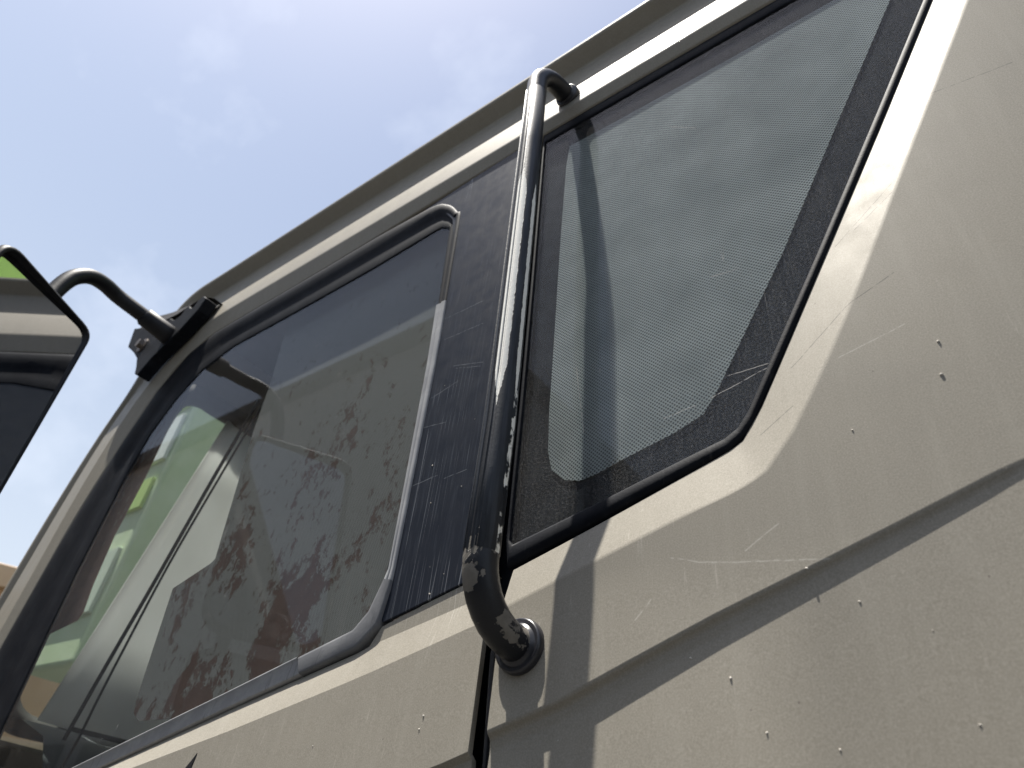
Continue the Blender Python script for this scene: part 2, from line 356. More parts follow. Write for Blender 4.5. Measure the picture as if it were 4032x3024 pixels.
UPL = rail([(1.0, 2.745), (.2, 2.745), (-.45, 2.745), (-.95, 2.746), (-1.27, 2.747), (-1.355, 2.738), (-1.42, 2.713), (-1.472, 2.674), (-1.52, 2.63), (-1.571, 2.568), (-1.612, 2.455), (-1.633, 2.30), (-1.646, 2.09), (-1.68, 1.5)], ys(-.002, .000))
WHT = rail([(1.0, 2.679), (.2, 2.679), (-.45, 2.678), (-.95, 2.681), (-1.235, 2.683), (-1.312, 2.676), (-1.365, 2.652), (-1.415, 2.617), (-1.452, 2.577), (-1.486, 2.520), (-1.518, 2.41), (-1.534, 2.26), (-1.538, 2.05), (-1.56, 1.5)], ys(-.0125, -.013))
GRY = rail([(1.0, 2.655), (.2, 2.655), (-.42, 2.654), (-.85, 2.637), (-1.19, 2.634), (-1.27, 2.632), (-1.33, 2.616), (-1.378, 2.593), (-1.408, 2.560), (-1.435, 2.50), (-1.470, 2.38), (-1.500, 2.24), (-1.512, 2.05), (-1.535, 1.5)], ys(-.004, -.004))
GRB = [p+Vector((0, .02, 0)) for p in GRY]
v, f = loft([LIP, LIPB, CHAN, MIDL, UPL, WHT, GRY, GRB])
mesh_obj('drip_rail', v, f, PAINT, cab, bevel=.004, ang=12, seg=3)
# roof skin and pillar front, up to the windscreen frame
WS_T, WS_B = (-1.575, 2.70), (-1.735, 1.86)
def wsx(z, y):
    t = (z-WS_B[1])/(WS_T[1]-WS_B[1]); bow = .16*(1-((y-1.15)/1.07)**2); return WS_B[0]+(WS_T[0]-WS_B[0])*t-bow
R0 = [p+Vector((-.001, .006, .006)) for p in LIP]
nl = len(LIP); top_n = 37
v, f = loft([LIP, R0] + [[Vector((p.x, y, p.z+.006+.07*(1-((y-1.15)/1.15)**2))) for p in LIP] for y in (.06, .3, .7, 1.15, 1.6, 2.0, 2.24, 2.30)])
f = [q for q in f if q[0] % nl < top_n-1]
keep = sorted({i for q in f for i in q}); rm = {k: i for i, k in enumerate(keep)}
mesh_obj('roof', [v[k] for k in keep], [tuple(rm[i] for i in q) for q in f], PAINT, cab)
# front: pillar front strips + header + lower front
FE = [Vector((wsx(p.z, .09)-.012, .085, p.z)) for p in LIP[top_n-1:]]
v, f = loft([R0[top_n-1:], FE]); mesh_obj('pillar', v, f, PAINT, cab)
v, f = loft([[Vector((p.x, 2.30-p.y, p.z)) for p in R0[top_n-1:]], [Vector((p.x, 2.30-p.y, p.z)) for p in FE]]); mesh_obj('pillar', v, f, PAINT, cab)
Y_ = [.085+2.13*i/16 for i in range(17)]
hd = [[Vector((wsx(z, y)-.012, y, z)) for y in Y_] for z in (2.695, 2.76)]+[[Vector((-1.60-.10*(1-((y-1.15)/1.07)**2), y, 2.87)) for y in Y_], [Vector((-1.55, y, 2.90)) for y in Y_]]
v, f = loft(hd); mesh_obj('windscreen_header', v, f, PAINT, cab)
v, f = loft([[Vector((wsx(z, y)-.012-(.02 if z < 1.8 else 0), y, z)) for y in Y_] for z in (1.87, 1.75, 1.4, 1.0)]); mesh_obj('front_panel', v, f, PAINT, cab)
v, f = loft([[Vector((wsx(z, y)-.006, y, z)) for y in Y_] for z in (1.86, 2.1, 2.4, 2.71)]); ws = mesh_obj('windscreen', v, f, CLEARGLASS, cab)
# black rubber frame round the windscreen, with rounded corners, seen from inside the cab
def wsring(d, ofs):
    poly = rounded([(.10+d, 1.90+d), (2.20-d, 1.90+d), (2.20-d, 2.68-d), (.10+d, 2.68-d)], .09-d*.6, 8)
    return [Vector((wsx(z, y)+ofs, y, z)) for y, z in poly]
v, f = loft([wsring(-.02, 0.), wsring(-.02, .03), wsring(.018, .022), wsring(.018, 0.)], True); mesh_obj('windscreen_frame', v, f, TRIM, ws)
# far side, rear wall, floor, lower near side are plain sheet metal
v, f = loft([[(x, 2.29, z) for x in (-1.62, -1.0, 0, 1.0)] for z in (2.87, 2.66)]+[[(x, 2.315, z) for x in (-1.62, -1.0, 0, 1.0)] for z in (1.88, 1.0)])
f = [q for i, q in enumerate(f) if i != 4]
mesh_obj('far_side', v, f, PAINT, cab)
mesh_obj('far_window', [(-1.62, 2.3, 2.66), (-1.0, 2.3, 2.66), (-1.0, 2.31, 1.88), (-1.62, 2.31, 1.88)], [(0, 1, 2, 3)], CLEARGLASS, cab)
bm = bmesh.new(); add_box(bm, (1.0, 1.15, 1.94), (.03, 2.28, 1.86)); bm_obj('rear_wall', bm, PAINT, cab)
bm = bmesh.new(); add_box(bm, (-.33, 1.15, 1.0), (2.7, 2.24, .05)); bm_obj('floor_pan', bm, TRIM, cab)
bm = bmesh.new(); add_box(bm, (-.28, 1.15, 2.83), (2.5, 2.2, .03)); bm_obj('headliner', bm, HEADLINER, cab)

# --- side panel behind the door, wrapped round the quarter window
QS = [(-.366, 1.9425), (-.283, 1.968), (-.21, 1.992), (-.165, 2.007), (-.150, 2.014), (-.139, 2.025), (-.108, 2.082), (-.055, 2.183), (.02, 2.325), (.1, 2.481), (.196, 2.668)]
K1 = [(-.3655, 1.902), (-.3, 1.922), (-.204, 1.951), (-.158, 1.963), (-.134, 1.973), (-.115, 1.990), (-.066, 2.069), (-.023, 2.150), (.023, 2.240), (.12, 2.428), (.243, 2.668)]
NP = 44
def match(ax, bx, ca, cb, n=NP):
    # resample two polylines with the same split at the corner indices ca, cb
    h = n//2; a = resample(ax[:ca+1], h)+resample(ax[ca:], n-h+1)[1:]; b = resample(bx[:cb+1], h)+resample(bx[cb:], n-h+1)[1:]
    return a, b
qs, k1 = match(catmull(xz(QS, -.001), 4), catmull(xz(K1, -.013), 4), 17, 17)
K2 = [(-.362, 1.805), (-.336, 1.812), (-.3, 1.824), (-.27, 1.836), (-.238, 1.849), (-.197, 1.866), (-.087, 1.905), (-.036, 1.923), (.003, 1.937), (.04, 1.951), (.4, 2.03), (1.0, 2.12)]
OUT = xz(K2, YP); k2full = OUT
outb = resample(OUT, NP//2)+resample([OUT[-1], Vector((1.0, -.013, 2.668))], NP-NP//2+1)[1:]
mid1 = [a.lerp(b, .97)+Vector((0, -.0003, 0)) for a, b in zip(qs, k1)]
qb = [p+Vector((0, .03, 0)) for p in qs]
flat = [a.lerp(b, .5) for a, b in zip(k1, outb)]
for p in flat: p.y = min(-.013, YP(p.x, p.z))
v, f = loft([qb, qs, k1, flat, outb])
# pressed line: the skin steps in under the crease, the step dying away to the rear
nn = NP//2; k2 = outb[:nn]
dep = [max(.0004, .0056*min(1., max(0., (.17-p.x)/.48))) for p in k2]
s1 = [p+Vector((0, d*.9, -.004)) for p, d in zip(k2, dep)]; s2 = [p+Vector((0, d*1.1, -.012)) for p, d in zip(k2, dep)]
s3 = [Vector((p.x, YP(p.x, 1.6)+d, 1.62)) for p, d in zip(k2, dep)]; s4 = [Vector((p.x, -.03, 1.0)) for p in k2]
o = len(v); v2, f2 = loft([k2, s1, s2, s3, s4]); v += v2; f += [tuple(i+o for i in q) for q in f2]
# turned-in flange at the door shut
fl = [qs[0], k1[0], flat[0], outb[0], s1[0], s2[0], s3[0], s4[0]]
o = len(v); v2, f2 = loft([fl, [p+Vector((.002, .008, 0)) for p in fl]]); v += v2; f += [tuple(i+o for i in q) for q in f2]
me = mesh_obj('side_panel', v, f, PAINT, cab)
bm = bmesh.new(); bm.from_mesh(me.data); bmesh.ops.remove_doubles(bm, verts=bm.verts, dist=1e-5); bmesh.ops.recalc_face_normals(bm, faces=bm.faces[:]); bm.to_mesh(me.data); bm.free()
m = me.modifiers.new('b', 'BEVEL'); m.width = .009; m.segments = 5; m.limit_method = 'ANGLE'; m.angle_limit = R(9); m.harden_normals = True

# --- quarter window
QG = [(-.392, 2.636), (-.381, 2.32), (-.3755, 2.128), (-.373, 1.972), (-.369, 1.966), (-.282, 1.988), (-.193, 2.012), (-.162, 2.020), (-.150, 2.027), (-.140, 2.040), (-.061, 2.187), (.02, 2.342), (.093, 2.484), (.168, 2.632)]
qwin = pane(mesh_obj('quarter_window', *plate(xz(inset(QG, .002), 0.), .004), QGLASS, cab, smooth=False))
FILMP = [(-.349, 2.598), (-.352, 2.55), (-.350, 2.373), (-.346, 2.19), (-.345, 2.12), (-.342, 2.064), (-.336, 2.041), (-.32, 2.026), (-.303, 2.021), (-.287, 2.023), (-.26, 2.031), (-.209, 2.044), (-.180, 2.055), (-.166, 2.075), (-.092, 2.208), (-.01, 2.372), (.069, 2.528), (.1, 2.594), (-.091, 2.592), (-.262, 2.595)]
mesh_obj('frit_border', *plate(xz(QG, .0062), .0006), FRIT, qwin, smooth=False)
mesh_obj('perforated_film', *plate(xz(inset(FILMP, .0), .0046), .0008), FILM, qwin, smooth=False)
QO = [(-.3965, 2.662), (-.3855, 2.32), (-.3800, 2.128), (-.3765, 1.972), (-.372, 1.944), (-.281, 1.971), (-.196, 1.997), (-.159, 2.008), (-.1475, 2.016), (-.1375, 2.027), (-.052, 2.186), (.024, 2.330), (.102, 2.480), (.190, 2.655)]
def perpt(poly, k=8):
    out = []; n = len(poly)
    for i in range(n):
        a, b = Vector(poly[i]), Vector(poly[(i+1) % n])
        for s in range(k): out.append(tuple(a.lerp(b, s/k)))
    return out
def closed_curve(poly, k=5):
    q = catmull([Vector((*p, 0)) for p in [poly[-1], *poly, poly[0], poly[1]]], k)
    return [(p.x, p.y) for p in q[k:k+len(poly)*k]]
def seal_pair(inner, outer, prof, mat, name, parent):
    # prof: list of (t across, y); inner/outer have matching points
    a = perpt(inner); b = perpt(outer)
    loops = [[Vector((p[0]+(q[0]-p[0])*t, y, p[1]+(q[1]-p[1])*t)) for p, q in zip(a, b)] for t, y in prof]
    v, f = loft(loops, True); return mesh_obj(name, v, f, mat, parent)
seal_pair(QG, QO, [(-.05, .006), (-.05, -.0012), (.08, -.0025), (.5, -.003), (.9, -.0022), (1.0, .0015), (1.0, .02)], RUBBER, 'rubber_seal', qwin)

# --- door
S0 = [(-1.53, 1.655), (-1.25, 1.720), (-.961, 1.787), (-.733, 1.842), (-.547, 1.885), (-.532, 1.890), (-.520, 1.908), (-.457, 1.926), (-.419, 1.936), (-.388, 1.943)]
S1 = [(-1.53, 1.6545), (-1.25, 1.7195), (-.961, 1.7865), (-.733, 1.8412), (-.547, 1.884), (-.532, 1.888), (-.518, 1.893), (-.457, 1.9065), (-.414, 1.916), (-.386, 1.9225)]
KD = [(-1.55, 1.64), (-1.25, 1.70), (-.876, 1.781), (-.700, 1.817), (-.541, 1.853), (-.525, 1.857), (-.508, 1.861), (-.45, 1.876), (-.400, 1.889), (-.380, 1.894)]
K2D = [(-1.55, 1.49), (-1.25, 1.568), (-.876, 1.663), (-.700, 1.706), (-.541, 1.748), (-.525, 1.752), (-.508, 1.757), (-.45, 1.771), (-.400, 1.785), (-.3765, 1.7925)]
ND = 60
sub_ = lambda l: [Vector((p[0], 0, p[1])) for p in perpt(l, 5)[:(len(l)-1)*5+1]]
def ylift(l, y): return [Vector((p.x, y(p.x, p.z) if callable(y) else y, p.z)) for p in l]
l0 = ylift(sub_(S0), -.003); l1 = ylift(sub_(S1), -.0035); lk = ylift(sub_(KD), YP); l2 = ylift(sub_(K2D), YP)
d_ = .006
l3 = [p+Vector((0, d_*.9, -.004)) for p in l2]; l4 = [p+Vector((0, d_*1.1, -.012)) for p in l2]; l5 = [Vector((p.x, YP(p.x, 1.6)+d_, 1.42)) for p in l2]; l6 = [Vector((p.x, -.03, 1.02)) for p in l2]
mids = [[a.lerp(b, t) for a, b in zip(lk, l2)] for t in (.5,)]
v, f = loft([[p+Vector((0, .03, 0)) for p in l0], l0, l1, lk, *mids, l2, l3, l4, l5, l6])
eds = [l[-1] for l in (l0, l1, lk, *mids, l2, l3, l4, l5, l6)]
o = len(v); v2, f2 = loft([eds, [p+Vector((-.002, .008, 0)) for p in eds]]); v += v2; f += [tuple(i+o for i in q) for q in f2]
door = mesh_obj('door', v, f, PAINT, cab)
bm = bmesh.new(); bm.from_mesh(door.data); bmesh.ops.remove_doubles(bm, verts=bm.verts, dist=1e-5); bmesh.ops.recalc_face_normals(bm, faces=bm.faces[:]); bm.to_mesh(door.data); bm.free()
m = door.modifiers.new('b', 'BEVEL'); m.width = .008; m.segments = 5; m.limit_method = 'ANGLE'; m.angle_limit = R(9); m.harden_normals = True

# black rubber lip standing in the door shut line, and the dark shut behind it
shut = [(-.3675, 1.915), (-.3705, 1.867), (-.367, 1.782), (-.362, 1.60), (-.362, 1.05)]
v, f = loft([[Vector((x-.002, .004, z)) for x, z in shut], [Vector((x-.004, -.006-.002*(i % 2), z)) for i, (x, z) in enumerate(shut)], [Vector((x+.002, -.010, z)) for x, z in shut], [Vector((x+.003, .01, z)) for x, z in shut]])
mesh_obj('shut_seal', v, f, RUBBER, door)
bm = bmesh.new(); add_box(bm, (-.376, .0205, 1.85), (.05, .016, 1.62)); bm_obj('shut_post', bm, RUBBER, cab, smooth=False)
# dark satin panel over the B-post
BP = [(-.640, 2.636), (-.533, 2.648), (-.444, 2.655), (-.406, 2.656), (-.3985, 2.60), (-.3945, 2.429), (-.392, 2.203), (-.390, 2.066), (-.3885, 1.973), (-.3875, 1.944), (-.419, 1.937), (-.457, 1.927), (-.519, 1.911), (-.530, 1.925), (-.530, 2.216), (-.551, 2.515), (-.562, 2.56), (-.59, 2.60), (-.62, 2.62)]
bp = mesh_obj('pillar_panel', *plate(xz(BP, -.0045), .004), BPANEL, door, smooth=False, bevel=.001, ang=40, seg=2)
# door glass
DG = [(-.565, 2.528), (-.541, 2.247), (-.526, 1.967), (-.532, 1.950), (-.542, 1.925), (-.559, 1.908), (-.75, 1.858), (-1.026, 1.788), (-1.250, 1.731), (-1.315, 1.725), (-1.335, 1.76), (-1.342, 1.86), (-1.354, 1.99), (-1.362, 2.10), (-1.364, 2.2), (-1.360, 2.31), (-1.345, 2.395), (-1.305, 2.470), (-1.245, 2.525), (-1.15, 2.548), (-.913, 2.549), (-.747, 2.552), (-.605, 2.561), (-.582, 2.556), (-.5695, 2.545)]
pane(mesh_obj('door_glass', *plate(xz(inset(DG, .01), 0.), .004), DOORGLASS, door, smooth=False))
# seal between the glass and the painted frame (top and front), broad and black
DO = [(-.5415, 2.535), (-.5245, 2.247), (-.517, 1.967), (-.517, 1.945), (-.522, 1.908), (-.546, 1.888), (-.740, 1.841), (-1.02, 1.772), (-1.30, 1.707), (-1.52, 1.655), (-1.528, 1.75), (-1.524, 1.88), (-1.518, 2.0), (-1.512, 2.10), (-1.504, 2.2), (-1.487, 2.31), (-1.462, 2.41), (-1.42, 2.53), (-1.35, 2.608), (-1.26, 2.635), (-.913, 2.638), (-.76, 2.642), (-.628, 2.636), (-.584, 2.615), (-.554, 2.576)]
ring = [(-.03, .004), (-.03, -.001), (.0, -.0015), (.22, -.002), (.36, -.0005), (.5, -.003), (.7, -.0065), (.88, -.0062), (1., -.0035), (1., .02)]
mixc = lambda l: [q if 110 <= i < 125 else p for i, (p, q) in enumerate(zip(perpt(l, 5), closed_curve(l, 5)))]
a = mixc(DG); b = mixc(DO)
i_a, i_b = 8*5, 25*5          # front lower corner round to the rear top corner
idx = list(range(i_a, i_b))+[0, 1, 2, 3]
v, f = loft([[Vector((a[i][0]+(b[i][0]-a[i][0])*t, y, a[i][1]+(b[i][1]-a[i][1])*t)) for i in idx] for t, y in ring])
mesh_obj('window_seal', v, f, RUBBER, door)
def strip(idx, prof, mat, name):
    v, f = loft([[Vector((a[i][0]+(b[i][0]-a[i][0])*t, y, a[i][1]+(b[i][1]-a[i][1])*t)) for i in idx] for t, y in prof])
    return mesh_obj(name, v, f, mat, door)
flatp = [(-.02, .003), (-.02, -.006), (.04, -.0085), (.12, -.0080), (.2, -.0062), (.9, -.0076), (.97, -.0070), (1., -.002), (1., .01)]
strip(list(range(3, 14)), [(-.02, .003), (-.02, -.004), (.15, -.0075), (.45, -.0065), (.5, -.0055), (.62, -.0075), (.9, -.007), (1., -.005), (1., .01)], GREYRUB, 'run_channel')
strip(list(range(27, 44)), flatp, GREYRUB, 'sill_trim')
cor = [(-.02, .003), (-.02, -.005), (.05, -.0068), (.15, -.0070), (.85, -.0084), (.97, -.0074), (1.02, -.003), (1.02, .01)]
strip(list(range(13, 28)), cor, rubber('dark_corner_rubber', (.13, .134, .142), (.2, .203, .21), .6), 'corner_trim')
# dark crescent painted low on the door
cres = [(-.742, 1.797), (-.747, 1.790), (-.757, 1.779), (-.772, 1.767), (-.79, 1.757), (-.81, 1.750), (-.79, 1.751), (-.768, 1.757), (-.752, 1.768), (-.743, 1.782)]
mesh_obj('crescent_mark', *plate(xz(cres, lambda x, z: YP(x, z)-.0008), .0006), PLASTIC, door, smooth=False)

# --- grab handle
BX = lambda z: -.342-.018*max(0, (z-2.05))/.6
HY = -.073
def hp(z): return Vector((BX(z), HY, z))
arcL = [Vector((-.342+.004*s/8, HY+.05*(1-math.cos(R(90*s/8))), 1.918-.05*math.sin(R(90*s/8)))) for s in range(9)]
arcU = [Vector((BX(2.65)+.008*s/8, HY+.048*(1-math.cos(R(90*s/8))), 2.664+.048*math.sin(R(90*s/8)))) for s in range(9)]
path = [Vector((-.338, -.008, 1.868))]+arcL[::-1]+[hp(z) for z in (1.95, 2.1, 2.25, 2.4, 2.55)]+arcU+[Vector((-.349, -.002, 2.712))]
def handle_mat():
    m = M('chipped_black_enamel'); n = m.noise(32, 6, .6); n2 = m.noise(260, 4)
    z = m.sep()[2]; low = m.ramp(z, 1.93, 1.95, .10, -.09)
    s = m.ramp(m.math('ADD', m.math('ADD', n, m.math('MULTIPLY', m.math('SUBTRACT', n2, .5), .05)), low), .625, .635)
    c = m.mix(s, (.009, .010, .013), m.mix(m.noise(120, 4), (.10, .09, .075), (.2, .185, .16)))
    m.pbr(c, m.ramp(s, 0, 1, .4, .75), spec=.35, bump=m.math('ADD', m.math('MULTIPLY', s, -1.2), m.math('MULTIPLY', m.noise(300, 4), .35)), bstr=.6, bdist=.0012); return m.m
hnd = mesh_obj('grab_handle', *tube(path, .0146, 24), handle_mat(), cab)
def sleeve_mat():
    m = M('ribbed_sleeve_worn'); x, y, z = m.sep()
    # angle around the bar axis; the bar leans slightly with height
    ax = m.math('SUBTRACT', -.342, m.math('MULTIPLY', m.math('MAXIMUM', m.math('SUBTRACT', z, 2.05), 0.), .03))
    ang = m.math('ARCTAN2', m.math('SUBTRACT', x, ax), m.math('MULTIPLY', m.math('ADD', y, -HY), -1.))
    nz = m.math('MULTIPLY', m.math('SUBTRACT', m.noise(1, 5, .75, m.map((130, 130, 90))), .5), .28)
    def stripe(a0, w, z0, z1, taper):
        dd = m.math('ADD', m.math('ABSOLUTE', m.math('SUBTRACT', ang, a0)), nz)
        w1 = m.math('MULTIPLY', m.ramp(z, z0, z0+taper), m.ramp(z, z1-taper, z1, 1, 0)); w1 = m.math('MULTIPLY', w1, w)
        return m.math('MULTIPLY', m.ramp(m.math('SUBTRACT', w1, dd), -.02, .02), m.ramp(w1, .0, .02))
    s = m.math('MAXIMUM', stripe(.36, .40, 2.06, 2.44, .05), stripe(1.62, .2, 2.07, 2.41, .04))
    s = m.math('MAXIMUM', s, m.math('MULTIPLY', stripe(1.7, .2, 1.9, 2.1, .02), m.ramp(m.noise(40, 4), .48, .52)))
    fl = m.ramp(m.noise(120, 5, .7), .74, .76); s = m.math('MAXIMUM', s, m.math('MULTIPLY', fl, .35))
    tone = m.ramp(m.noise(1, 4, .6, m.map((160, 160, 12))), .4, .75)  # noise streaks along the bar, mixing two dark greys
    c = m.mix(tone, (.012, .014, .018), (.04, .045, .055)); c = m.mix(s, c, m.mix(m.noise(200, 3), (.80, .78, .71), (.88, .87, .81)))
    m.pbr(c, m.ramp(s, 0, 1, .46, .7), spec=.3, bump=m.math('ADD', m.math('MULTIPLY', s, -1.), m.math('MULTIPLY', m.noise(300, 4), .3)), bstr=.7, bdist=.0008); return m.m
def sleeve():
    # ribbed on its forward flank, smooth elsewhere
    n = 144; zs = [1.921, 1.9235, 2.0, 2.05, 2.2, 2.35, 2.5, 2.6365, 2.639]; vs_ = []
    for i, z in enumerate(zs):
        for k in range(n):
            t = -math.pi+2*math.pi*k/n
            r = .0150
            if -.85 < t < .42: r += .0005*(1 if math.sin((t+.35)*17) > .1 else -1)
            if i in (0, len(zs)-1): r -= .0016
            vs_.append(Vector((BX(z)+r*math.sin(t), HY-r*math.cos(t), z)))
    fs = [(i*n+k, i*n+(k+1) % n, (i+1)*n+(k+1) % n, (i+1)*n+k) for i in range(len(zs)-1) for k in range(n)]
    fs += [tuple(range(n-1, -1, -1)), tuple(range((len(zs)-1)*n, len(zs)*n))]
    return vs_, fs
slv = mesh_obj('grip_sleeve', *sleeve(), sleeve_mat(), hnd, bevel=0)
m = slv.modifiers.new('e', 'EDGE_SPLIT'); m.split_angle = R(35)
def ring_mesh(c, r, h, nrm_):
    prof = [(r*.62, h*1.35), (r*.74, h*1.1), (r*.80, h*.75), (r*.90, h*1.0), (r*.97, h*.8), (r, h*.4), (r, -h)]
    nrm_ = Vector(nrm_).normalized(); u = nrm_.cross(Vector((0, 0, 1))).normalized(); w = nrm_.cross(u); n = 36
    return loft([[Vector(c)+(u*math.cos(2*math.pi*k/n)+w*math.sin(2*math.pi*k/n))*rr+nrm_*hh for k in range(n)] for rr, hh in prof], True)
mesh_obj('mount_ring', *ring_mesh((-.338, -.0165, 1.8675), .0222, .0055, (0, -1, .03)), simple('gloss_black_ring', (.01, .01, .013), (.03, .03, .035), .3, 50), hnd)
mesh_obj('mount_ring', *ring_mesh((-.349, -.012, 2.712), .0195, .006, (0, -1, -.25)), simple('gloss_black_ring2', (.01, .01, .013), (.03, .03, .035), .3, 50), hnd)

# --- wing mirror: bracket on the pillar head, bent tube arm, flat rectangular head
mA, mB = Vector((-1.319, -.194, 2.505)), Vector((-1.205, -.398, 2.505))
mu = (mB-mA).normalized(); mw = Vector((.066, -.001, -.395)).normalized(); mn = mu.cross(mw).normalized()
if mn.x < 0: mn = -mn
hw, hh = .235, .455
def mp(a_, b_, c_=0.): return mA+mu*a_+mw*b_+mn*c_
def mout(d, c_):
    return [mp(a_, b_, c_) for a_, b_ in rounded([(-d, -d), (hw+d, -d), (hw+d, hh+d), (-d, hh+d)], [.03, .035, .05, .05], 6)]
n_ = len(mout(0, 0))
head_l = [mout(-.007, -.02), mout(-.006, .004), mout(0, .003), mout(.003, -.006), mout(-.002, -.03), mout(-.03, -.055), mout(-.08, -.065)]
v, f = loft(head_l, True); f.append(tuple(range((len(head_l)-1)*n_, len(head_l)*n_)))
mir = mesh_obj('wing_mirror', v, f, PLASTIC, cab)
mt = lambda p: p+mn*(-.05*((p-mp(hw/2, hh/2)).dot(mu))+.022*((p-mp(hw/2, hh/2)).dot(mw))-.003)
v = [mt(p) for p in mout(-.008, 0)]; mesh_obj('mirror_glass', v+[p-mn*.003 for p in v], [tuple(range(n_)), tuple(range(2*n_-1, n_-1, -1))]+[(i, i+n_, (i+1) % n_+n_, (i+1) % n_) for i in range(n_)], MIRRORMAT, mir, smooth=False)
arm = catmull([(-1.402, -.05, 2.657), (-1.412, -.12, 2.670), (-1.420, -.17, 2.680), (-1.413, -.205, 2.682), (-1.402, -.235, 2.672), (-1.392, -.258, 2.648), (-1.385, -.272, 2.615), (-1.372, -.282, 2.55), (-1.345, -.29, 2.46)], 6)
mesh_obj('mirror_arm', *tube(arm, .0165, 20), PLASTIC, mir)
mesh_obj('arm_collar', *tube([(-1.400, -.03, 2.653), (-1.403, -.055, 2.658), (-1.411, -.105, 2.668), (-1.4115, -.109, 2.669)], [.024, .0225, .0215, .018], 20), PLASTIC, mir)
lower = catmull([(-1.52, -.02, 1.80), (-1.47, -.10, 1.79), (-1.40, -.20, 1.80), (-1.33, -.27, 1.86), (-1.31, -.29, 1.98), (-1.31, -.29, 2.12)], 5)
mesh_obj('mirror_arm', *tube(lower, .014, 16), PLASTIC, mir)
BR = [(-1.68, 2.805), (-1.645, 2.725), (-1.58, 2.68), (-1.53, 2.64), (-1.50, 2.60), (-1.485, 2.575), (-1.462, 2.562), (-1.435, 2.597), (-1.387, 2.628), (-1.347, 2.652), (-1.307, 2.690), (-1.295, 2.722), (-1.315, 2.738), (-1.335, 2.735), (-1.345, 2.715), (-1.36, 2.722), (-1.372, 2.735), (-1.388, 2.732), (-1.395, 2.715), (-1.42, 2.712), (-1.436, 2.722), (-1.455, 2.735), (-1.475, 2.73), (-1.517, 2.745), (-1.609, 2.775)]
brk = mesh_obj('mirror_bracket', *plate(xz(BR, -.045), .030), RUBBER, mir, smooth=False, bevel=.003, ang=30)
top = [(-1.70, 2.838), (-1.62, 2.835), (-1.53, 2.805), (-1.45, 2.786), (-1.39, 2.778), (-1.34, 2.762), (-1.30, 2.738)]
tb = [(-1.66, 2.795), (-1.60, 2.78), (-1.52, 2.755), (-1.44, 2.742), (-1.37, 2.744), (-1.335, 2.741), (-1.298, 2.728)]
v, f = loft([xz(top, .002), xz(top, -.026), xz(tb, -.041), xz(tb, -.02)]); mesh_obj('bracket_flange', v, f, simple('bracket_grey', (.018, .017, .018), (.03, .028, .03), .7, 30, spec=.15), brk, smooth=False)
bm = bmesh.new(); bmesh.ops.create_cone(bm, segments=6, radius1=.013, radius2=.012, depth=.014, cap_ends=True, matrix=Matrix.Translation((-1.535, -.052, 2.682)) @ Matrix.Rotation(R(90), 4, 'X'))
bm_obj('bolt', bm, STEEL, brk, smooth=False)
bm = bmesh.new(); bmesh.ops.create_cone(bm, segments=20, radius1=.019, radius2=.019, depth=.003, cap_ends=True, matrix=Matrix.Translation((-1.535, -.0465, 2.682)) @ Matrix.Rotation(R(90), 4, 'X'))
bm_obj('washer', bm, STEEL, brk, smooth=False)
# wide-angle mirror below the main head
def mout2(d, c_): return [mp(a_, b_, c_) for a_, b_ in rounded([(-.0-d, .49-d), (.19+d, .49-d), (.19+d, .66+d), (-.0-d, .66+d)], .045, 6)]
hl = [mout2(-.012, -.001), mout2(-.005, .004), mout2(0, .002), mout2(.002, -.01), mout2(-.006, -.04), mout2(-.04, -.055)]
n2 = len(hl[0]); v, f = loft(hl, True); f.append(tuple(range(5*n2, 6*n2)))
mir2 = mesh_obj('wide_angle_mirror', v, f, PLASTIC, cab)
v = mout2(-.010, .0008); mesh_obj('mirror_glass', v+[p-mn*.003 for p in v], [tuple(range(n2)), tuple(range(2*n2-1, n2-1, -1))]+[(i, i+n2, (i+1) % n2+n2, (i+1) % n2) for i in range(n2)], MIRRORMAT, mir2, smooth=False)

# --- inside: dashboard, wheel, seat
Yd = [.06+2.16*i/16 for i in range(17)]
prof = [(-1.68, 1.885), (-1.60, 1.89), (-1.45, 1.875), (-1.33, 1.845), (-1.28, 1.80), (-1.28, 1.60), (-1.34, 1.3), (-1.45, 1.05)]
v, f = loft([[Vector((x-.12*(1-((y-1.15)/1.1)**2)*(1 if x < -1.5 else .3), y, z)) for y in Yd] for x, z in prof]); mesh_obj('dashboard', v, f, DASH, cab)
sw_c = Vector((-1.10, .55, 1.73)); sn = Vector((.35, 0, 1)).normalized(); su = Vector((0, 1, 0)); sv = sn.cross(su)
pr = [sw_c+(su*math.cos(2*math.pi*k/40)+sv*math.sin(2*math.pi*k/40))*.22 for k in range(41)]
stw = mesh_obj('steering_wheel', *tube(pr, .014, 12), PLASTIC, cab)
for k in (0, 1.57, 3.14, 4.71):
    mesh_obj('spoke', *tube([sw_c-sn*.03, sw_c+(su*math.cos(k)+sv*math.sin(k))*.215], .011, 8), PLASTIC, stw)
mesh_obj('steering_column', *tube([sw_c-sn*.02, sw_c-sn*.05, sw_c-sn*.5], [.07, .05, .045], 16), PLASTIC, stw)
for yy in (.55, 1.7):
    bm = bmesh.new(); add_box(bm, (-.55, yy, 1.5), (.52, .5, .14)); st = bm_obj('seat', bm, SEATC, cab, bevel=.05, seg=4)
    bm = bmesh.new(); add_box(bm, (-.27, yy, 1.88), (.14, .48, .66), Matrix.Rotation(R(12), 3, 'Y')); bm_obj('backrest', bm, SEATC, st, bevel=.05, seg=4)
    bm = bmesh.new(); add_box(bm, (-.55, yy, 1.23), (.4, .4, .42)); bm_obj('seat_base', bm, TRIM, st)
